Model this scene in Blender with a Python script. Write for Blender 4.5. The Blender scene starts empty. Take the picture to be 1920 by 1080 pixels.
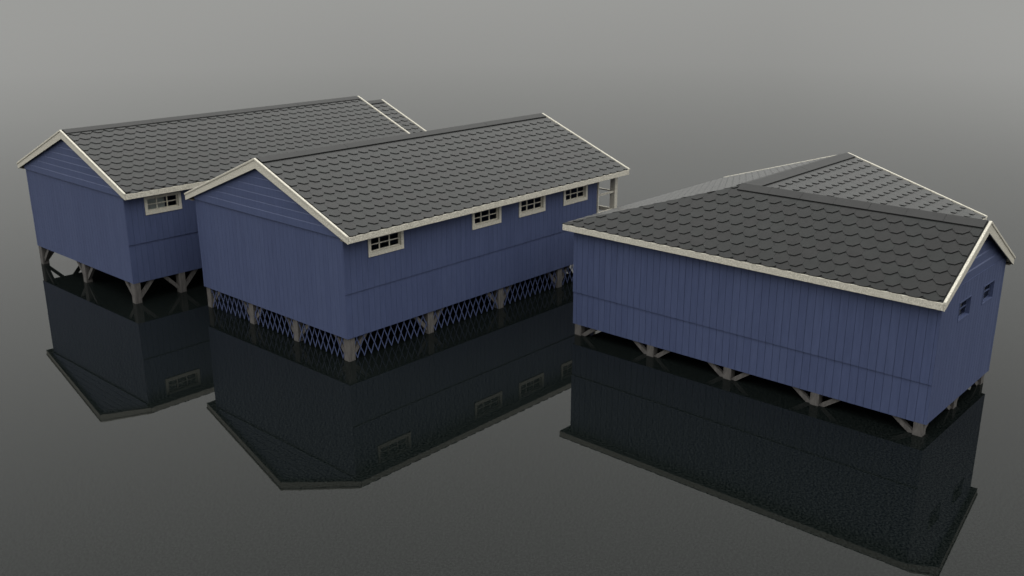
import bpy, math, random
from mathutils import Vector, Matrix
random.seed(7)
scene = bpy.context.scene
C = scene.collection

# ------------------------------------------------------------------ camera
F_PX, PITCH, CAM_H, ROLL = 1842.88, 0.3096, 10.7161, -0.0017
cam_d = bpy.data.cameras.new('camera')
cam = bpy.data.objects.new('camera', cam_d)
C.objects.link(cam)
cam_d.sensor_width = 36.0
cam_d.lens = F_PX / 1920 * 36.0
cam_d.clip_start = 0.1
cam_d.clip_end = 20000
cam_d.dof.use_dof = True
cam_d.dof.focus_distance = 27.0
cam_d.dof.aperture_fstop = 0.65
cam.matrix_world = (Matrix.Translation((0, 0, CAM_H)) @ Matrix.Rotation(math.pi / 2 - PITCH, 4, 'X')
                    @ Matrix.Rotation(ROLL, 4, 'Z'))
scene.camera = cam

# ------------------------------------------------------------------ sky (heavy overcast, brighter overhead)
world = bpy.data.worlds.new('World')
scene.world = world
world.use_nodes = True
nt = world.node_tree
nt.nodes.clear()
out = nt.nodes.new('ShaderNodeOutputWorld')
bg = nt.nodes.new('ShaderNodeBackground')
tc = nt.nodes.new('ShaderNodeTexCoord')
sep = nt.nodes.new('ShaderNodeSeparateXYZ')
nt.links.new(tc.outputs['Generated'], sep.inputs[0])


def wmath(op, a, b=None, clamp=False):
    n = nt.nodes.new('ShaderNodeMath')
    n.operation = op
    n.use_clamp = clamp
    for i, v in enumerate((a, b)):
        if v is None:
            continue
        if isinstance(v, (int, float)):
            n.inputs[i].default_value = v
        else:
            nt.links.new(v, n.inputs[i])
    return n.outputs[0]


SKY_HORIZON, SKY_UP, SKY_UP2, SKY_MAX, SKY_LEFT, SKY_RIGHT = 0.328, 1.35, 2.45, 2.6, 0.28, 0.75
up = wmath('MAXIMUM', sep.outputs['Z'], 0.0)
# thin overcast: dull at the horizon and steadily brighter towards the zenith, a touch brighter to either side
left = wmath('MAXIMUM', wmath('MULTIPLY', wmath('ADD', sep.outputs['X'], 0.15), -1.0), 0.0)
right = wmath('MAXIMUM', wmath('SUBTRACT', sep.outputs['X'], 0.25), 0.0)
right = wmath('MULTIPLY', right, wmath('SUBTRACT', 1.0, wmath('MULTIPLY', up, 4.5), clamp=True))
lift = wmath('MULTIPLY', up, 8.0, clamp=True)
side = wmath('ADD', wmath('MULTIPLY', left, SKY_LEFT), wmath('MULTIPLY', right, SKY_RIGHT))
val = wmath('ADD', SKY_HORIZON, wmath('MULTIPLY', up, SKY_UP))
val = wmath('MINIMUM', wmath('ADD', val, wmath('MULTIPLY', wmath('MULTIPLY', up, up), SKY_UP2)), SKY_MAX)
val = wmath('ADD', val, wmath('MULTIPLY', side, lift))
glow = wmath('SUBTRACT', 1.0, wmath('MULTIPLY', wmath('ABSOLUTE', wmath('SUBTRACT', up, 0.085)), 11.0), clamp=True)
val = wmath('ADD', val, wmath('MULTIPLY', glow, 0.06))
tint = nt.nodes.new('ShaderNodeVectorMath')
tint.operation = 'SCALE'
tint.inputs[0].default_value = (0.99, 0.992, 0.955)
nt.links.new(val, tint.inputs['Scale'])
nt.links.new(tint.outputs[0], bg.inputs['Color'])
bg.inputs['Strength'].default_value = 1.0
nt.links.new(bg.outputs[0], out.inputs['Surface'])

scene.view_settings.view_transform = 'Standard'
scene.view_settings.look = 'None'
scene.view_settings.exposure = 0.0
scene.view_settings.gamma = 1.0
scene.view_settings.use_curve_mapping = False
scene.render.engine = 'CYCLES'
scene.render.resolution_x = 1024
scene.render.resolution_y = 576


# ------------------------------------------------------------------ materials
def new_mat(name):
    m = bpy.data.materials.new(name)
    m.use_nodes = True
    return m, m.node_tree, m.node_tree.nodes['Principled BSDF']


def noise_mat(name, c1, c2, scale=(8, 8, 8), rough=0.6, bump=0.0, detail=6, spec=0.5, island=None, contrast=(0.35, 0.65), bumpscale=None):
    m, t, p = new_mat(name)
    co = t.nodes.new('ShaderNodeTexCoord')
    mp = t.nodes.new('ShaderNodeMapping')
    mp.inputs['Scale'].default_value = scale
    nz = t.nodes.new('ShaderNodeTexNoise')
    nz.inputs['Scale'].default_value = 1.0
    nz.inputs['Detail'].default_value = detail
    nz.inputs['Roughness'].default_value = 0.7
    t.links.new(co.outputs['Object'], mp.inputs[0])
    t.links.new(mp.outputs[0], nz.inputs['Vector'])
    r = t.nodes.new('ShaderNodeValToRGB')
    r.color_ramp.elements[0].position = contrast[0]
    r.color_ramp.elements[1].position = contrast[1]
    r.color_ramp.elements[0].color = (*c1, 1)
    r.color_ramp.elements[1].color = (*c2, 1)
    t.links.new(nz.outputs['Fac'], r.inputs[0])
    col = r.outputs[0]
    if island:
        g = t.nodes.new('ShaderNodeNewGeometry')
        ir = t.nodes.new('ShaderNodeValToRGB')
        ir.color_ramp.elements[0].color = (*island[0], 1)
        ir.color_ramp.elements[1].color = (*island[-1], 1)
        for k, cc in enumerate(island[1:-1]):
            e = ir.color_ramp.elements.new((k + 1) / (len(island) - 1))
            e.color = (*cc, 1)
        t.links.new(g.outputs['Random Per Island'], ir.inputs[0])
        mx = t.nodes.new('ShaderNodeMix')
        mx.data_type = 'RGBA'
        mx.blend_type = 'MULTIPLY'
        mx.inputs['Factor'].default_value = 1.0
        t.links.new(col, mx.inputs['A'])
        t.links.new(ir.outputs[0], mx.inputs['B'])
        col = mx.outputs['Result']
    t.links.new(col, p.inputs['Base Color'])
    p.inputs['Roughness'].default_value = rough
    p.inputs['Specular IOR Level'].default_value = spec
    if bump:
        b = t.nodes.new('ShaderNodeBump')
        b.inputs['Strength'].default_value = bump
        b.inputs['Distance'].default_value = 0.01
        n2 = t.nodes.new('ShaderNodeTexNoise')
        n2.inputs['Scale'].default_value = bumpscale or 60
        n2.inputs['Detail'].default_value = 5
        t.links.new(co.outputs['Object'], n2.inputs['Vector'])
        t.links.new(n2.outputs['Fac'], b.inputs['Height'])
        t.links.new(b.outputs[0], p.inputs['Normal'])
    return m


M_BLUE = noise_mat('blue_painted_siding', (0.039, 0.0528, 0.114), (0.049, 0.0648, 0.137), (14, 14, 1.6), 0.62, 0.25, island=[(.94, .94, .95), (1, 1, 1), (1.05, 1.04, 1.02)], bumpscale=45, spec=.4)
M_TRIM = noise_mat('cream_painted_trim', (0.265, 0.248, 0.210), (0.63, 0.60, 0.52), (38, 38, 38), 0.6, 0.3, detail=4, spec=.3)
M_ROOF = noise_mat('dark_slate_shingle', (0.011, 0.0113, 0.0117), (0.015, 0.0154, 0.0158), (3, 3, 3), 0.20, 0.3, island=[(.95, .93, .93), (1, .98, .98), (.97, 1.02, 1.0), (1.03, 1.07, 1.05)], spec=.5, bumpscale=80)
M_CAP = noise_mat('dark_ridge_sheet', (0.011, 0.011, 0.0115), (0.015, 0.015, 0.0155), (2, 2, 2), 0.5, 0.2, spec=.5)
M_WOOD = noise_mat('weathered_stilt_wood', (0.056, 0.052, 0.050), (0.105, 0.098, 0.094), (16, 16, 3), 0.85, 0.4, spec=.2)
M_DECK = noise_mat('brown_deck_board', (0.10, 0.085, 0.07), (0.16, 0.14, 0.12), (3, 20, 3), 0.8, 0.2, spec=.2)
M_INNER = noise_mat('unpainted_inner_wood', (0.09, 0.08, 0.07), (0.13, 0.12, 0.10), (3, 3, 3), 0.85, spec=.2)
M_VIEW_STANDIN = noise_mat('grey_view_standin', (0.30, 0.30, 0.29), (0.38, 0.38, 0.37), (9, 9, 30), 0.9, spec=.1)  # grey tone stands for outside brightness seen through the panes
M_GLASS, _t, _p = new_mat('window_glass')
_p.inputs['Base Color'].default_value = (0.75, 0.8, 0.8, 1)
_p.inputs['Transmission Weight'].default_value = 1.0
_p.inputs['Roughness'].default_value = 0.0
_p.inputs['IOR'].default_value = 1.18

M_WATER, t, p = new_mat('still_dark_water')
p.inputs['Base Color'].default_value = (0.0030, 0.0043, 0.0043, 1)
p.inputs['IOR'].default_value = 1.2
p.inputs['Roughness'].default_value = 0.012
co = t.nodes.new('ShaderNodeTexCoord')
nz = t.nodes.new('ShaderNodeTexNoise')
nz.inputs['Scale'].default_value = 6.0
nz.inputs['Detail'].default_value = 4
b = t.nodes.new('ShaderNodeBump')
b.inputs['Strength'].default_value = 0.012
b.inputs['Distance'].default_value = 0.01
t.links.new(co.outputs['Object'], nz.inputs['Vector'])
t.links.new(nz.outputs['Fac'], b.inputs['Height'])
t.links.new(b.outputs[0], p.inputs['Normal'])
# fine random speckle put into the base colour to imitate image noise
sz = t.nodes.new('ShaderNodeTexNoise')
sz.inputs['Scale'].default_value = 20.0
sz.inputs['Detail'].default_value = 2
sz.inputs['Roughness'].default_value = 0.8
sr = t.nodes.new('ShaderNodeValToRGB')
sr.color_ramp.elements[0].position = 0.40
sr.color_ramp.elements[1].position = 0.64
sr.color_ramp.elements[0].color = (0.0006, 0.0013, 0.0013, 1)
sr.color_ramp.elements[1].color = (0.0080, 0.0098, 0.0094, 1)
t.links.new(co.outputs['Object'], sz.inputs['Vector'])
t.links.new(sz.outputs['Fac'], sr.inputs[0])
t.links.new(sr.outputs[0], p.inputs['Base Color'])


# ------------------------------------------------------------------ mesh helpers
class MB:
    def __init__(s):
        s.v, s.f = [], []

    def poly_prism(s, bottom, top):
        """closed prism between two equal-length vertex loops"""
        n = len(bottom)
        o = len(s.v)
        s.v += [tuple(q) for q in bottom] + [tuple(q) for q in top]
        s.f.append(tuple(o + i for i in reversed(range(n))))
        s.f.append(tuple(o + n + i for i in range(n)))
        for i in range(n):
            j = (i + 1) % n
            s.f.append((o + i, o + j, o + n + j, o + n + i))

    def box(s, x0, x1, y0, y1, z0, z1):
        s.poly_prism([(x0, y0, z0), (x1, y0, z0), (x1, y1, z0), (x0, y1, z0)],
                     [(x0, y0, z1), (x1, y0, z1), (x1, y1, z1), (x0, y1, z1)])

    def bar(s, p0, p1, side, w, h):
        """square bar from p0 to p1; side = direction of its width w, h across it"""
        p0, p1, side = Vector(p0), Vector(p1), Vector(side).normalized()
        d = (p1 - p0).normalized()
        up = d.cross(side).normalized()
        q = [side * (a * w / 2) + up * (b_ * h / 2) for a, b_ in ((-1, -1), (1, -1), (1, 1), (-1, 1))]
        s.poly_prism([p0 + k for k in q], [p1 + k for k in q])

    def build(s, name, mat, parent=None, loc=(0, 0, 0), bevel=0.0):
        me = bpy.data.meshes.new(name)
        me.from_pydata(s.v, [], s.f)
        me.materials.append(mat)
        me.validate()
        import bmesh
        bm = bmesh.new()
        bm.from_mesh(me)
        bmesh.ops.recalc_face_normals(bm, faces=bm.faces)
        bm.to_mesh(me)
        bm.free()
        o = bpy.data.objects.new(name, me)
        C.objects.link(o)
        o.parent = parent
        o.location = loc
        if bevel:
            m = o.modifiers.new('bevel', 'BEVEL')
            m.width = bevel
            m.segments = 2
            m.limit_method = 'ANGLE'
        return o


def clip(poly, region):
    """Sutherland-Hodgman: clip a convex 2D polygon by a convex CCW region"""
    outp = list(poly)
    n = len(region)
    for i in range(n):
        ax, ay = region[i]
        bx, by = region[(i + 1) % n]
        inp, outp = outp, []
        if not inp:
            break
        def side(q):
            return (bx - ax) * (q[1] - ay) - (by - ay) * (q[0] - ax)
        for k in range(len(inp)):
            a, b2 = inp[k], inp[(k + 1) % len(inp)]
            sa, sb = side(a), side(b2)
            if sa >= 0:
                outp.append(a)
            if (sa > 0 and sb < 0) or (sa < 0 and sb > 0):
                u = sa / (sa - sb)
                outp.append((a[0] + (b2[0] - a[0]) * u, a[1] + (b2[1] - a[1]) * u))
    res = []
    for q in outp:
        if not res or math.hypot(q[0] - res[-1][0], q[1] - res[-1][1]) > 1e-4:
            res.append(q)
    if len(res) > 1 and math.hypot(res[0][0] - res[-1][0], res[0][1] - res[-1][1]) < 1e-4:
        res.pop()
    return res if len(res) >= 3 else []


class Frame:
    """a vertical wall plane: a runs along the wall, n outward, z up"""
    def __init__(s, o, a, n):
        s.o, s.a, s.n = Vector(o), Vector(a), Vector(n)

    def p(s, a, n, z):
        q = s.o + s.a * a + s.n * n
        return (q.x, q.y, z)

    def box(s, mb, a0, a1, n0, n1, z0, z1):
        mb.poly_prism([s.p(a0, n0, z0), s.p(a1, n0, z0), s.p(a1, n1, z0), s.p(a0, n1, z0)],
                      [s.p(a0, n0, z1), s.p(a1, n0, z1), s.p(a1, n1, z1), s.p(a0, n1, z1)])

    def prism(s, mb, poly, n0, n1):
        mb.poly_prism([s.p(q[0], n0, q[1]) for q in poly], [s.p(q[0], n1, q[1]) for q in poly])


def siding(fr, mb, a0, a1, z0, z1, face, pitch=0.21, gap=0.006, holes=(), thick=0.10, phase=0.0):
    """vertical boards over a backing wall, with window openings left out"""
    cuts = [a0]
    k = math.ceil((a0 - phase + 0.02) / pitch)
    while phase + k * pitch < a1 - 0.02:
        cuts.append(phase + k * pitch)
        k += 1
    cuts.append(a1)

    def spans(u0, u1):
        zs = [(z0, z1)]
        for h in holes:
            if h[0] < u1 - 1e-4 and h[1] > u0 + 1e-4:
                n = []
                for (b0, b1) in zs:
                    if h[2] > b0:
                        n.append((b0, min(b1, h[2])))
                    if h[3] < b1:
                        n.append((max(b0, h[3]), b1))
                zs = n
        return [q for q in zs if q[1] - q[0] > 1e-3]
    hed = sorted({q for h in holes for q in h[:2] if a0 < q < a1})
    # backing
    bc = [a0] + hed + [a1]
    for u0, u1 in zip(bc, bc[1:]):
        for b0, b1 in spans(u0, u1):
            fr.box(mb, u0, u1, face - thick, face - 0.012, b0, b1)
    for i, (u0, u1) in enumerate(zip(cuts, cuts[1:])):
        v0 = u0 + (gap / 2 if i else 0)
        v1 = u1 - (gap / 2 if i < len(cuts) - 2 else 0)
        sub = [v0] + [q for q in hed if v0 + 1e-3 < q < v1 - 1e-3] + [v1]
        for w0, w1 in zip(sub, sub[1:]):
            for b0, b1 in spans(w0, w1):
                fr.box(mb, w0, w1, face - 0.0118, face, b0, b1)


def gable(fr, parent, a0, a1, zb, zline, top, n0=0.045, dn=0.006, back=0.0, drop=0.017):
    """horizontal lap boards filling the triangle under the rake; zline(a) = height of roof underside"""
    mb = MB()
    am = (a0 + a1) / 2
    tri = [(a0, zb), (a1, zb), (a1, zline(a1)), (am, top), (a0, zline(a0))]
    if zline(a0) < zb + 0.01:                      # roof meets the wall below the course line
        d = (am - a0) * (zb - zline(a0)) / (top - zline(a0))
        tri = [(a0 + d, zb), (a1 - d, zb), (am, top)]
    fr.prism(mb, tri, back - 0.06, back)
    i, z = 0, zb
    while z < top - 0.03:
        n = n0 - dn * i
        full = clip([(a0 - 1, z), (a1 + 1, z), (a1 + 1, z + 0.212), (a0 - 1, z + 0.212)], tri)
        if full:
            fr.prism(mb, full, back, n)
        lip = clip([(a0 - 1, z + 0.212), (a1 + 1, z + 0.212), (a1 + 1, z + 0.24), (a0 - 1, z + 0.24)], tri)
        if lip:
            mb.poly_prism([fr.p(q[0], back, q[1]) for q in lip],
                          [fr.p(q[0], n - drop * (q[1] - z - 0.212) / 0.028, q[1]) for q in lip])
        z += 0.24
        i += 1
    return mb.build('gable', M_BLUE, parent)


TAB_W, ROW = 0.415, 0.359


def slope_tabs(mb, P0, E, S, N, region, row_anchor, tab_anchor, smax, mind=True):
    """shingle tabs on one roof plane; P0 = eave origin, E along the eave, S up the slope, N outward"""
    P0, E, S, N = Vector(P0), Vector(E), Vector(S), Vector(N)
    es = [q[0] for q in region]
    k0 = math.floor((0 - row_anchor) / ROW)
    r = k0
    while True:
        s0 = row_anchor + r * ROW
        if s0 + ROW < 0.08:
            r += 1
            continue
        if s0 > smax:
            break
        sb = max(s0, 0.0)
        e = tab_anchor + (TAB_W / 2 if r % 2 else 0) + math.floor((min(es) - tab_anchor) / TAB_W - 1) * TAB_W
        first = s0 < 1e-6
        while e < max(es) + TAB_W:
            h = TAB_W / 2 - 0.002
            j = random.uniform(-0.003, 0.003)
            ch = 0.13 if not first else 0.05
            hex_ = [(e - 0.080, sb + j), (e + 0.080, sb + j), (e + h, sb + ch), (e + h, s0 + 0.55), (e - h, s0 + 0.55), (e - h, sb + ch)]
            if first:
                hex_ = [(e - 0.07, sb), (e + 0.07, sb), (e + 0.15, sb + 0.03), (e + h, sb + 0.082), (e + h, s0 + 0.55), (e - h, s0 + 0.55), (e - h, sb + 0.082), (e - 0.15, sb + 0.03)]
            q = clip(hex_, region)
            if q:
                def H(pt):
                    u = (pt[1] - s0) / 0.55
                    return 0.036 - 0.030 * max(0, min(1, u)) 
                bot = [P0 + E * a + S * b_ + N * (H((a, b_)) - 0.030 * (1 - 0.75 * max(0, min(1, (b_ - s0) / 0.55)))) for a, b_ in q]
                tp = [P0 + E * a + S * b_ + N * H((a, b_)) for a, b_ in q]
                mb.poly_prism(bot, tp)
            e += TAB_W
        r += 1


def deck_slab(mb, P0, E, S, N, region, th=0.07):
    P0, E, S, N = Vector(P0), Vector(E), Vector(S), Vector(N)
    mb.poly_prism([P0 + E * a + S * b_ - N * th for a, b_ in region], [P0 + E * a + S * b_ for a, b_ in region])


def thing(name, label, cat, loc, rz, group=None):
    o = bpy.data.objects.new(name, None)
    C.objects.link(o)
    o.empty_display_size = 0.5
    o.location = loc
    o.rotation_euler = (0, 0, rz)
    o['label'] = label
    o['category'] = cat
    if group:
        o['group'] = group
    return o


def cap_strip(parent, p0, p1, d1, d2, w=0.265, seam=1.6):
    """bent ridge sheet in lengths; p0..p1 = ridge line, d1/d2 = unit vectors down each slope"""
    mb = MB()
    p0, p1, d1, d2 = Vector(p0), Vector(p1), Vector(d1), Vector(d2)
    L = (p1 - p0).length
    e = (p1 - p0) / L
    n = max(1, round(L / seam))
    up = Vector((0, 0, 1))
    n1 = (up - d1 * up.dot(d1)).normalized()
    n2 = (up - d2 * up.dot(d2)).normalized()
    for k in range(n):
        a = p0 + e * (L * k / n + (0.003 if k else 0))
        b_ = p0 + e * (L * (k + 1) / n - (0.003 if k < n - 1 else 0))
        lift = 0.0015 * (k % 2)
        for d, nn in ((d1, n1), (d2, n2)):
            prof = lambda c: [c + up * (0.036 + lift), c + d * w + nn * (0.036 + lift), c + d * w + nn * (0.012 + lift), c + up * (0.008 + lift)]
            mb.poly_prism(prof(a), prof(b_))
    return mb.build('ridge_cap', M_CAP, parent)


def rake(parent, fr_o, a, n, width, zr, slope, cap_in=0.05, mask=None):
    """bargeboard: fr_o = point under the peak on the outer face; a = unit along the gable; n outward; half-width to eave.
       mask = (left?, right?)"""
    a, n, o = Vector(a), Vector(n), Vector(fr_o)
    up = Vector((0, 0, 1))
    for sgn in (-1, 1):
        if mask and not mask[0 if sgn < 0 else 1]:
            continue
        hw = width if not isinstance(width, tuple) else width[0 if sgn < 0 else 1]
        sl = slope if not isinstance(slope, tuple) else slope[0 if sgn < 0 else 1]
        def P(d, z, nn):
            q = o + a * (sgn * d) + n * nn
            return (q.x, q.y, z)
        z0, z1 = zr, zr - sl * hw
        mb = MB()
        mb.poly_prism([P(0, z0 - 0.065, 0), P(hw, z1 - 0.065, 0), P(hw, z1 - 0.235, 0), P(0, z0 - 0.31, 0)],
                      [P(0, z0 - 0.065, -0.035), P(hw, z1 - 0.065, -0.035), P(hw, z1 - 0.235, -0.035), P(0, z0 - 0.31, -0.035)])
        rb = mb.build('bargeboard', M_TRIM, parent, bevel=0.004)
        mb = MB()
        e = hw + 0.015
        ze = zr - sl * e
        mb.poly_prism([P(0, z0, 0.02), P(e, ze, 0.02), P(e, ze - 0.066, 0.02), P(0, z0 - 0.066, 0.02)],
                      [P(0, z0, -cap_in), P(e, ze, -cap_in), P(e, ze - 0.066, -cap_in), P(0, z0 - 0.066, -cap_in)])
        mb.build('rake_strip', M_TRIM, rb, bevel=0.012)


# window types ------------------------------------------------------
def cream_window(parent, fr, a0, zb, w=1.343, zt=3.60, face=0.03, view_standin=None):
    """six-light window in a flat cream casing, opening goes up under the fascia"""
    mb = MB()
    fw = 0.10
    fr.box(mb, a0, a0 + fw, face, face + 0.03, zb, zt)
    fr.box(mb, a0 + w - fw, a0 + w, face, face + 0.03, zb, zt)
    fr.box(mb, a0 + fw, a0 + w - fw, face, face + 0.03, zb, zb + 0.12)
    fr.box(mb, a0 + fw, a0 + w - fw, face, face + 0.03, zt - 0.08, zt)
    # reveal lining
    d = -0.10
    fr.box(mb, a0 + fw - 0.012, a0 + fw, face + d, face - 0.001, zb + 0.12, zt - 0.08)
    fr.box(mb, a0 + w - fw, a0 + w - fw + 0.012, face + d, face - 0.001, zb + 0.12, zt - 0.08)
    fr.box(mb, a0 + fw - 0.012, a0 + w - fw + 0.012, face + d, face - 0.001, zb + 0.108, zb + 0.12)
    fr.box(mb, a0 + fw - 0.012, a0 + w - fw + 0.012, face + d, face - 0.001, zt - 0.08, zt - 0.068)
    win = mb.build('window', M_TRIM, parent, bevel=0.003)
    g0, g1, h0, h1 = a0 + fw, a0 + w - fw, zb + 0.12, zt - 0.08
    mb = MB()
    st = 0.032
    n0, n1 = face - 0.09, face - 0.055
    fr.box(mb, g0 + .001, g0 + st, n0, n1, h0 + .001, h1 - .001)
    fr.box(mb, g1 - st, g1 - .001, n0, n1, h0 + .001, h1 - .001)
    fr.box(mb, g0 + st, g1 - st, n0, n1, h0 + .001, h0 + st)
    fr.box(mb, g0 + st, g1 - st, n0, n1, h1 - st, h1 - .001)
    for k in (1, 2):
        u = g0 + (g1 - g0) * k / 3
        fr.box(mb, u - 0.018, u + 0.018, n0 + .004, n1 - .004, h0 + st, h1 - st)
    zm = (h0 + h1) / 2
    for k in range(3):
        u0 = g0 + (g1 - g0) * k / 3 + (0.018 if k else st)
        u1 = g0 + (g1 - g0) * (k + 1) / 3 - (0.018 if k < 2 else st)
        fr.box(mb, u0, u1, n0 + .006, n1 - .006, zm - 0.014, zm + 0.014)
    mb.build('sash', M_TRIM, win)
    mb = MB()
    fr.box(mb, g0 + .002, g1 - .002, face - 0.084, face - 0.080, h0 + .002, h1 - .002)
    mb.build('pane', M_GLASS, win)
    if view_standin:
        mb = MB()
        fr.box(mb, g0 + 0.01, g0 + 0.01 + view_standin, face - 0.16, face - 0.15, h0 - 0.05, h1 + .05)
        mb.build('view_standin', M_VIEW_STANDIN, win)  # added grey sheet in place of the bright view through the house
    return win


def blue_window(parent, fr, a0, w, zb, zt, face=0.0):
    mb = MB()
    d = -0.12
    c = 0.028
    fr.box(mb, a0 - c, a0, face + d, face + 0.012, zb - c, zt + c)
    fr.box(mb, a0 + w, a0 + w + c, face + d, face + 0.012, zb - c, zt + c)
    fr.box(mb, a0, a0 + w, face + d, face + 0.012, zb - c, zb)
    fr.box(mb, a0, a0 + w, face + d, face + 0.012, zt, zt + c)
    win = mb.build('window', M_BLUE, parent)
    mb = MB()
    n0, n1 = face - 0.105, face - 0.08
    st = 0.022
    fr.box(mb, a0 + .001, a0 + st, n0, n1, zb + .001, zt - .001)
    fr.box(mb, a0 + w - st, a0 + w - .001, n0, n1, zb + .001, zt - .001)
    fr.box(mb, a0 + st, a0 + w - st, n0, n1, zb + .001, zb + st)
    fr.box(mb, a0 + st, a0 + w - st, n0, n1, zt - st, zt - .001)
    zm = zb + 0.22
    fr.box(mb, a0 + st, a0 + w - st, n0, n1 + .006, zm - .016, zm + .016)
    mb.build('sash', M_BLUE, win)
    mb = MB()
    fr.box(mb, a0 + .002, a0 + w - .002, face - 0.095, face - 0.091, zb + .002, zt - .002)
    mb.build('pane', M_GLASS, win)


M_ROOF.node_tree.nodes['Principled BSDF'].inputs['Sheen Weight'].default_value = 0.30
M_ROOF.node_tree.nodes['Principled BSDF'].inputs['Sheen Roughness'].default_value = 0.25
M_ROOF.node_tree.nodes['Principled BSDF'].inputs['IOR'].default_value = 1.2
M_CAP.node_tree.nodes['Principled BSDF'].inputs['IOR'].default_value = 1.3


# stilts -------------------------------------------------------------
def stilt(parent, x, y, z0, dirs, low=False, s=0.235):
    """square post with knee braces in the given directions"""
    mb = MB()
    mb.box(-s / 2, s / 2, -s / 2, s / 2, -1.6, z0 - 0.002)
    o = mb.build('stilt', M_WOOD, parent, (x, y, 0), bevel=0.008)
    for dx, dy in dirs:
        b_ = MB()
        if low:
            p0, p1 = (0.07, -0.06), (0.66, z0 + 0.03)
        else:
            p0, p1 = (0.08, 0.14), (0.66, z0 + 0.04)
        side = (-dy, dx, 0)
        b_.bar((dx * p0[0], dy * p0[0], p0[1]), (dx * p1[0], dy * p1[0], p1[1]), side, 0.11, 0.12)
        ob = b_.build('brace', M_WOOD, o)
    return o


def lattice(parent, fr, a0, a1, z0, z1, n):
    mb = MB()
    reg = [(a0, z0), (a1, z0), (a1, z1), (a0, z1)]
    per, ht, w = 0.262, 0.38, 0.030
    k = ht / per
    for lay, sgn in enumerate((1, -1)):
        u = a0 - 2.0
        while u < a1 + 2.0:
            # line through (u, z0) with slope 2*ht/(2*per)
            L = 1.3
            dx, dz = 1 / math.hypot(1, 2 * k * .78), 2 * k * .78 / math.hypot(1, 2 * k * .78)
            dx *= sgn
            zz0 = z0 + random.uniform(-.012, .012)
            px, pz = dz, -dx
            q = [(u - dx * .0 + px * w / 2, zz0 + pz * w / 2), (u + dx * L + px * w / 2, zz0 + dz * L + pz * w / 2),
                 (u + dx * L - px * w / 2, zz0 + dz * L - pz * w / 2), (u - px * w / 2, zz0 - pz * w / 2)]
            area = sum(q[i][0] * q[(i + 1) % 4][1] - q[(i + 1) % 4][0] * q[i][1] for i in range(4))
            if area < 0:
                q.reverse()
            c = clip(q, [(a0, z0 - .05), (a1, z0 - .05), (a1, z1), (a0, z1)])
            if c:
                fr.prism(mb, c, n + lay * 0.0125, n + lay * 0.0125 + 0.012)
            u += per
    return mb.build('lattice', M_BLUE, parent)


# ------------------------------------------------------------------ water
mb = MB()
mb.v = [(-9000, -9000, 0), (9000, -9000, 0), (9000, 9000, 0), (-9000, 9000, 0)]
mb.f = [(0, 1, 2, 3)]
w = mb.build('water', M_WATER)
w['kind'] = 'structure'
w['label'] = 'flat dark grey water reflecting the houses'

T = 0.7352
RZ = math.pi / 2 - T


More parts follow.
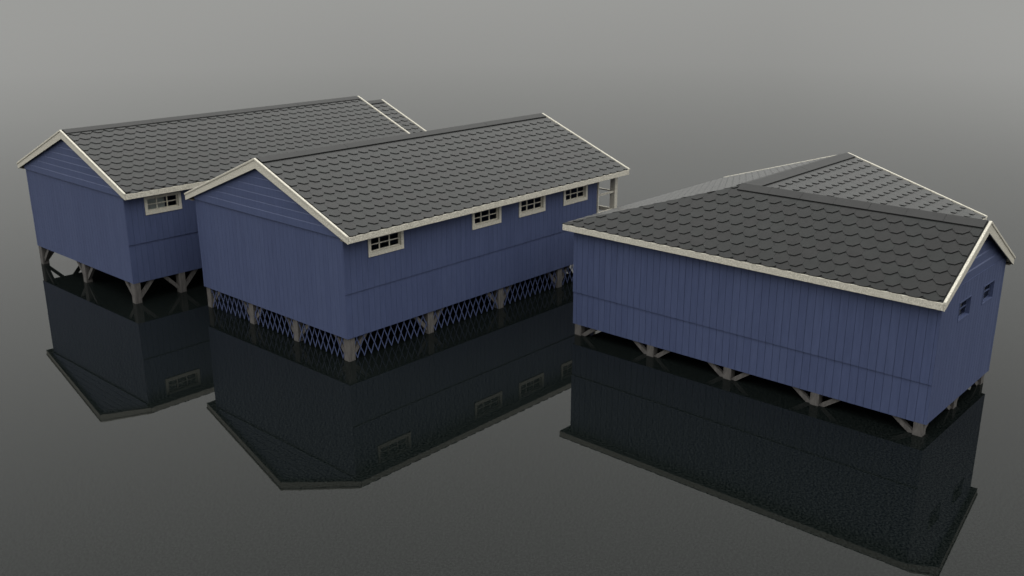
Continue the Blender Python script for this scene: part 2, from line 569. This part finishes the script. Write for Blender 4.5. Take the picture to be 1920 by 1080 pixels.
# ------------------------------------------------------------------ the two parallel gabled houses
def gabled_house(origin, label, W, L, z0, zs, zr, sl, og, os, ogf, zg, wins, post_x, post_y, view_standin=None, porch=None, ext=None, lat=False, xoff=0.0, phase=(2.81, 0.1)):
    root = thing('stilt_house', label, 'house', origin, RZ, 'blue stilt houses standing in the water')
    hw = W / 2
    roofz = lambda y: zr - 0.045 - sl * abs(y - hw)          # deck top
    under = 0.085
    zE = zr - sl * (hw + os)
    x0, x1 = -og, L + ogf
    wt = roofz(0) - under
    # walls
    fx = Frame((0, 0, 0), (1, 0, 0), (0, -1, 0))
    mbw = MB()
    siding(fx, mbw, 0, L, z0, zs, 0.0)
    hol = [(a + 0.088, a + 1.343 - 0.088, 2.988 + 0.108, 3.60 - 0.068) for a in wins]
    siding(fx, mbw, 0, L, zs, wt, 0.026, holes=hol, thick=0.126)
    mbw.build('wall', M_BLUE, root)
    fb = Frame((0, W, 0), (1, 0, 0), (0, 1, 0))
    mbw = MB()
    siding(fb, mbw, 0, L, z0, zs, 0.0)
    siding(fb, mbw, 0, L, zs, wt, 0.026, thick=0.126)
    mbw.build('wall', M_BLUE, root)
    ff = Frame((0, 0, 0), (0, 1, 0), (-1, 0, 0))
    mbw = MB()
    siding(ff, mbw, 0.101, W - 0.101, z0, zg, 0.0, gap=0.005, phase=0.07)
    # corner boards close the ends of the side walls
    ff.box(mbw, -0.0, 0.1, 0.001, 0.004, z0, zg)
    ff.box(mbw, W - 0.1, W, 0.001, 0.004, z0, zg)
    mbw.build('wall', M_BLUE, root)
    gable(ff, root, 0.0, W, zg, lambda a: roofz(a) - under, roofz(hw) - under)
    fe = Frame((L, 0, 0), (0, 1, 0), (1, 0, 0))
    mbw = MB()
    siding(fe, mbw, 0.101, W - 0.101, z0, zg, 0.0)
    fe.box(mbw, 0, 0.1, 0.001, 0.004, z0, zg)
    fe.box(mbw, W - 0.1, W, 0.001, 0.004, z0, zg)
    mbw.build('wall', M_BLUE, root)
    gable(fe, root, 0.0, W, zg, lambda a: roofz(a) - under, roofz(hw) - under)
    # floor
    mbf = MB()
    mbf.box(0.101, L - 0.101, 0.101, W - 0.101, z0 + 0.02, z0 + 0.18)
    mbf.build('floor', M_INNER, root)
    # windows
    for a in wins:
        cream_window(root, fx, a, 2.988, face=0.026, view_standin=view_standin)
    # roof
    roof = MB()
    k = math.hypot(1, sl)
    slen = (hw + os) * k
    for y_e, sy in ((-os, 1), (W + os, -1)):
        P0 = (0, y_e, zE - 0.045)
        S = Vector((0, sy / k, sl / k))
        N = Vector((0, -sy * sl / k, 1 / k))
        reg = [(x0 + 0.05, 0.03), (x1 - 0.05, 0.03), (x1 - 0.05, slen - 0.001), (x0 + 0.05, slen - 0.001)]
        deck_slab(roof, P0, (1, 0, 0), S, N, reg)
        reg2 = [(x0 + 0.095, 0.0), (x1 - 0.095, 0.0), (x1 - 0.095, slen - 0.01), (x0 + 0.095, slen - 0.01)]
        slope_tabs(roof, P0, (1, 0, 0), S, N, reg2, phase[0], phase[1], slen - 0.15)
    rf = roof.build('roof', M_ROOF, root)
    S1 = Vector((0, -1 / k, -sl / k))
    S2 = Vector((0, 1 / k, -sl / k))
    cap_strip(rf, (x0 + 0.095, hw, zr - 0.045 + 0.012), (x1 - 0.095, hw, zr - 0.045 + 0.012), S1, S2, seam=3.2)
    # fascias + soffits
    for y_e, sy in ((-os, 1), (W + os, -1)):
        f = MB()
        ya, yb = sorted((y_e - sy * 0.012, y_e + sy * 0.028))
        f.box(x0 + 0.036, x1 - 0.036, ya, yb, zE - 0.222, zE - 0.045)
        f.build('fascia', M_TRIM, rf, bevel=0.004)
        f = MB()
        ya, yb = sorted((y_e + sy * 0.031, sy * (-0.027) + (0 if sy > 0 else W)))
        f.box(x0 + 0.036, x1 - 0.036, ya, yb, zE - 0.205, zE - 0.18)
        f.build('soffit', M_INNER, rf)
    rake(rf, (x0, hw, 0), (0, 1, 0), (-1, 0, 0), hw + os, zr, sl)
    rake(rf, (x1, hw, 0), (0, 1, 0), (1, 0, 0), hw + os, zr, sl)
    # stilts
    nx, ny = len(post_x), len(post_y)
    for i, px in enumerate(post_x):
        for j, py in enumerate(post_y):
            dirs = []
            if j in (0, ny - 1):
                if i > 0: dirs.append((-1, 0))
                if i < nx - 1: dirs.append((1, 0))
            if i in (0, nx - 1):
                if j > 0: dirs.append((0, -1))
                if j < ny - 1: dirs.append((0, 1))
            stilt(root, px, py, z0, dirs)
    # floor joists under the house
    if lat:
        for a, b_ in zip(post_y, post_y[1:]):
            lattice(root, ff, a + 0.13, b_ - 0.13, 0.02, z0 - 0.001, -0.10)
        for a, b_ in zip(post_x, post_x[1:]):
            if a < L:
                lattice(root, fx, a + 0.13, min(b_ - 0.13, 99), 0.02, z0 - 0.001, -0.10)
    return root, rf


# ---- middle house with lattice skirt and end porch
WB, LB = 7.604, 11.60
hB, rB = gabled_house((-4.7149, 26.4187, 0), 'middle blue stilt house with four cream windows and blue lattice between its stilts',
                      WB, LB, 0.7163, 2.064, 5.5316, 0.3949, 0.134, 0.40, 1.444, 3.72,
                      [0.877, 5.119, 7.340, 9.676], [0.165, 3.30, 6.53, 9.63, 12.80], [0.155, 2.60, 4.96, 7.44], lat=True)
# porch: deck, posts, rails, corner trim
m = MB()
m.box(LB + 0.06, 12.98, 0.02, WB - 0.02, 0.72, 0.80)
m.box(LB + 0.06, 12.98, 0.02, WB - 0.02, 1.99, 2.06)
m.build('porch_deck', M_DECK, hB)
m = MB()
m.box(LB + 0.064, 12.98, -0.02, 0.018, 0.72, 2.03)
m.build('porch_skirt', M_BLUE, hB)
m = MB()
m.box(LB + 0.062, LB + 0.115, -0.040, 0.10, 2.07, 3.80)
m.build('corner_board', M_TRIM, hB, bevel=.003)
for y0, y1 in ((0.06, 0.28), (2.55, 2.75), (4.85, 5.05), (WB - .28, WB - .06)):
    m = MB()
    m.box(12.81, 12.98, y0, y1, 2.061, 3.80)
    m.box(12.795, 12.995, y0 - .015, y1 + .015, 2.062, 2.20)
    m.build('porch_post', M_TRIM, hB, bevel=.004)
for (y0, y1) in ((0.281, 2.549), (2.751, 4.849), (5.051, WB - .281)):
    m = MB()
    m.box(12.86, 12.93, y0, y1, 2.95, 3.00)
    m.build('top_rail', M_TRIM, hB)
    m = MB()
    m.box(12.86, 12.93, y0, y1, 2.17, 2.32)
    m.build('bottom_rail', M_TRIM, hB)
m = MB()
m.box(LB + 0.116, 12.809, 0.10, 0.16, 2.935, 3.0)
m.build('top_rail', M_TRIM, hB)
m = MB()
m.box(LB + 0.116, 12.809, 0.10, 0.16, 2.27, 2.33)
m.build('bottom_rail', M_TRIM, hB)

# ---- left house with a lower porch roof behind
WA, LA = 7.5, 12.798
hA, rA = gabled_house((-12.8185, 31.7618, 0), 'leftmost blue stilt house with one cream window showing and no lattice below',
                      WA, LA, 0.7163, 2.064, 5.577, 0.3985, 0.134, 0.40, 0.35, 3.72,
                      [0.701], [0.12, 1.80, 5.0, 8.2, 12.6], [0.12, 3.73, 7.33], view_standin=0.70, phase=(2.60, 0.25))
# lower roof
sl, k = 0.3985, math.hypot(1, 0.3985)
hw2, zr2 = 3.45, 5.30
yc = WA / 2
rf2 = MB()
xa, xb = LA + 0.352, LA + 1.721
slen = hw2 * k
for sy in (1, -1):
    P0 = (0, yc - sy * hw2, zr2 - sl * hw2 - 0.045)
    S = Vector((0, sy / k, sl / k)); N = Vector((0, -sy * sl / k, 1 / k))
    deck_slab(rf2, P0, (1, 0, 0), S, N, [(xa, .03), (xb - .05, .03), (xb - .05, slen - .001), (xa, slen - .001)])
    slope_tabs(rf2, P0, (1, 0, 0), S, N, [(xa, 0), (xb - .095, 0), (xb - .095, slen - .01), (xa, slen - .01)], 2.05, .33, slen - .15)
porch_roof = rf2.build('porch_roof', M_ROOF, hA)
cap_strip(porch_roof, (xa, yc, zr2 - .033), (xb - .095, yc, zr2 - .033), (0, -1 / k, -sl / k), (0, 1 / k, -sl / k))
rake(porch_roof, (xb, yc, 0), (0, 1, 0), (1, 0, 0), hw2, zr2, sl)
for sy in (1, -1):
    m = MB()
    y_e = yc - sy * hw2
    ya, yb = sorted((y_e, y_e + sy * .03))
    m.box(xa, xb - .036, ya, yb, zr2 - sl * hw2 - .2, zr2 - sl * hw2 - .048)
    m.build('fascia', M_TRIM, porch_roof)
m = MB()
m.box(LA + .06, LA + 1.6, .5, WA - .5, 1.98, 2.06)
m.build('porch_deck', M_DECK, hA)
for y in (.6, 2.7, WA - 2.9, WA - .8):
    m = MB()
    m.box(LA + 1.4, LA + 1.57, y, y + .2, -1.0, 1.979)
    m.box(LA + 1.4, LA + 1.57, y, y + .2, 2.061, 3.80)
    m.build('porch_post', M_TRIM, hA)

# ------------------------------------------------------------------ right house, L-shaped
X1, Y1 = 4.589, 10.883           # front wing: X 0..X1 (gable width), Y 0..Y1 (long wall)
GY0, GX1 = 2.17, 8.806           # back wing: Y GY0..Y1, X X1..GX1
ZR, SF, SG = 5.0009, 0.5633, 0.3115
OS = 0.256
z0, zs, zg = 0.3453, 1.387, 3.60
zE = ZR - SF * (X1 / 2 + OS)
xr = X1 / 2
yr = (GY0 + Y1) / 2
SG = (ZR - zE) / (Y1 - yr + OS)
hC = thing('stilt_house', 'right blue stilt house with an L-shaped hipped roof and two small blue gable windows', 'house',
           (9.9658, 21.5252, 0), RZ, 'blue stilt houses standing in the water')
DK = 0.045
wt = ZR - SF * xr - DK - 0.10
f_long = Frame((0, 0, 0), (0, 1, 0), (-1, 0, 0))
m = MB()
siding(f_long, m, 0, Y1, z0, zs, 0.0, gap=.010, pitch=.2135, phase=.075)
siding(f_long, m, 0, Y1, zs, wt, 0.028, gap=.010, thick=.128, pitch=.2135, phase=.075)
m.build('wall', M_BLUE, hC)
f_gab = Frame((0, 0, 0), (1, 0, 0), (0, -1, 0))
wz0, wz1 = 2.665, 3.12
wl = [(1.25, .785), (3.02, .785)]
m = MB()
siding(f_gab, m, .101, X1 - .101, z0, zg, 0.0, gap=.007, holes=[(a - .028, a + w_ + .028, wz0 - .028, wz1 + .028) for a, w_ in wl], thick=.10)
f_gab.box(m, 0, .1, .001, .004, z0, zg)
f_gab.box(m, X1 - .1, X1, .001, .004, z0, zg)
m.build('wall', M_BLUE, hC)
for a, w_ in wl:
    blue_window(hC, f_gab, a, w_, wz0, wz1)
rz_ = lambda a: ZR - DK - 0.10 - SF * abs(a - xr)
gable(f_gab, hC, 0, X1, zg, rz_, rz_(xr), n0=-0.016, dn=0.022, back=-0.15, drop=0.022)
# inner-corner walls and the far wing
f_r = Frame((X1, 0, 0), (0, 1, 0), (1, 0, 0))
m = MB()
siding(f_r, m, 0, GY0 - .001, z0, zs, 0.0)
siding(f_r, m, 0, GY0 - .03, zs, wt, 0.028, thick=.128)
m.build('wall', M_BLUE, hC)
f_i = Frame((0, GY0, 0), (1, 0, 0), (0, -1, 0))
m = MB()
siding(f_i, m, X1 - .1, GX1, z0, zs, 0.0)
siding(f_i, m, X1 + .03, GX1, zs, zE - .1 + .02, 0.028, thick=.128)
m.build('wall', M_BLUE, hC)
f_b = Frame((0, Y1, 0), (1, 0, 0), (0, 1, 0))
m = MB()
siding(f_b, m, .101, GX1, z0, zs, 0.0)
siding(f_b, m, .101, GX1, zs, zE - .08, 0.028, thick=.128)
m.build('wall', M_BLUE, hC)
f_g = Frame((GX1, 0, 0), (0, 1, 0), (1, 0, 0))
m = MB()
siding(f_g, m, GY0 + .101, Y1 - .101, z0, 3.45, 0.0)
m.build('wall', M_BLUE, hC)
gz = lambda a: ZR - DK - .10 - SG * abs(a - yr)
gable(f_g, hC, GY0, Y1, 3.45, gz, gz(yr))
m = MB()
m.box(.13, X1 - .13, .13, Y1 - .13, z0 + .02, z0 + .15)
m.box(X1 - .129, GX1 - .13, GY0 + .13, Y1 - .13, z0 + .021, z0 + .151)
m.build('floor', M_INNER, hC)
# roof planes
kF, kG = math.hypot(1, SF), math.hypot(1, SG)
roof = MB()
OGF, OGG = 0.134, 0.35
lF = (xr + OS) * kF
lG = (yr - GY0 + OS) * kG
hip_e = Y1 + OS


def on(P0, E, S, N, reg_deck, reg_tab, ra, ta, smax):
    deck_slab(roof, P0, E, S, N, reg_deck, th=.06)
    slope_tabs(roof, P0, E, S, N, reg_tab, ra, ta, smax)


# front slope (E = +Y): region must be counter-clockwise in (e, s)
S = Vector((1 / kF, 0, SF / kF)); N = Vector((-SF / kF, 0, 1 / kF))
on((-OS, 0, zE - DK), (0, 1, 0), S, N,
   [(-OGF + .05, .02), (hip_e - .01, .02), (yr, lF - .001), (-OGF + .05, lF - .001)],
   [(-OGF + .095, 0), (hip_e + .03, 0), (yr + .02, lF - .01), (-OGF + .095, lF - .01)],
   2.052 + .294, .411, lF - .12)
# back slope of the front wing, down to the valley (E = +Y)
S = Vector((-1 / kF, 0, SF / kF)); N = Vector((SF / kF, 0, 1 / kF))
val = GY0 - OS
on((X1 + OS, 0, zE - DK), (0, 1, 0), S, N,
   [(-OGF + .05, .02), (val, .02), (yr, lF - .001), (-OGF + .05, lF - .001)],
   [(-OGF + .095, 0), (val - .03, 0), (yr - .03, lF - .01), (-OGF + .095, lF - .01)],
   2.346, .2, lF - .12)
# back wing, right slope (E = +X)
S = Vector((0, 1 / kG, SG / kG)); N = Vector((0, -SG / kG, 1 / kG))
xe = GX1 + OGG
on((0, val, zE - DK), (1, 0, 0), S, N,
   [(X1 + OS, .02), (xe - .05, .02), (xe - .05, lG - .001), (xr, lG - .001)],
   [(X1 + OS + .03, 0), (xe - .095, 0), (xe - .095, lG - .01), (xr + .03, lG - .01)],
   .30, .1, lG - .12)
# back wing, left slope with the hip
S = Vector((0, -1 / kG, SG / kG)); N = Vector((0, SG / kG, 1 / kG))
on((0, Y1 + OS, zE - DK), (1, 0, 0), S, N,
   [(-OS + .02, .02), (xe - .05, .02), (xe - .05, lG - .001), (xr, lG - .001)],
   [(-OS - .01, 0), (xe - .095, 0), (xe - .095, lG - .01), (xr, lG - .01)],
   .30, .3, lG - .12)
rC = roof.build('roof', M_ROOF, hC)
cap_strip(rC, (xr, -OGF + .095, ZR - .033), (xr, yr + .12, ZR - .033), (-1 / kF, 0, -SF / kF), (1 / kF, 0, -SF / kF), w=.27, seam=1.0)
cap_strip(rC, (xr + .02, yr, ZR - .030), (xe - .095, yr, ZR - .030), (0, -1 / kG, -SG / kG), (0, 1 / kG, -SG / kG), w=.30, seam=3.2)
rake(rC, (xr, -OGF, 0), (1, 0, 0), (0, -1, 0), xr + OS, ZR, SF)
rake(rC, (xe, yr, 0), (0, 1, 0), (1, 0, 0), yr - val, ZR, SG)


def eave(p0, p1, n):
    """fascia with soffit; p0,p1 on the outer face, n = inward"""
    p0, p1, n = Vector((*p0, 0)), Vector((*p1, 0)), Vector((*n, 0))
    m = MB()
    q = [p0 - n * .012, p1 - n * .012, p1 + n * .028, p0 + n * .028]
    m.poly_prism([v_ + Vector((0, 0, zE - .222)) for v_ in q], [v_ + Vector((0, 0, zE - .045)) for v_ in q])
    m.build('fascia', M_TRIM, rC, bevel=.004)
    m = MB()
    q = [p0 + n * .031, p1 + n * .031, p1 + n * (OS - .03), p0 + n * (OS - .03)]
    m.poly_prism([v_ + Vector((0, 0, zE - .205)) for v_ in q], [v_ + Vector((0, 0, zE - .18)) for v_ in q])
    m.build('soffit', M_INNER, rC)


eave((-OS, -OGF + .036), (-OS, Y1 + OS), (1, 0))
eave((-OS + .031, Y1 + OS), (xe - .036, Y1 + OS), (0, -1))
eave((X1 + OS, -OGF + .036), (X1 + OS, val), (-1, 0))
eave((X1 + OS, val), (xe - .036, val), (0, 1))
# stilts
px = [.12, 2.29, 4.40]
py = [.185, 2.855, 5.43, 7.99, 10.69]
for i, x in enumerate(px):
    for j, y in enumerate(py):
        d = []
        if i == 0 or (i == 2 and j == 0):
            if j > 0: d.append((0, -1))
            if j < 4: d.append((0, 1))
        if j in (0, 4):
            if i > 0: d.append((-1, 0))
            if i < 2: d.append((1, 0))
        stilt(hC, x, y, z0, d, low=True)
for j, y in enumerate((2.40, 5.43, 7.99, 10.69)):
    for x in (6.5, 8.65):
        d = [(0, -1), (0, 1)] if x > 8 and 0 < j < 3 else []
        stilt(hC, x, y, z0, d, low=True)
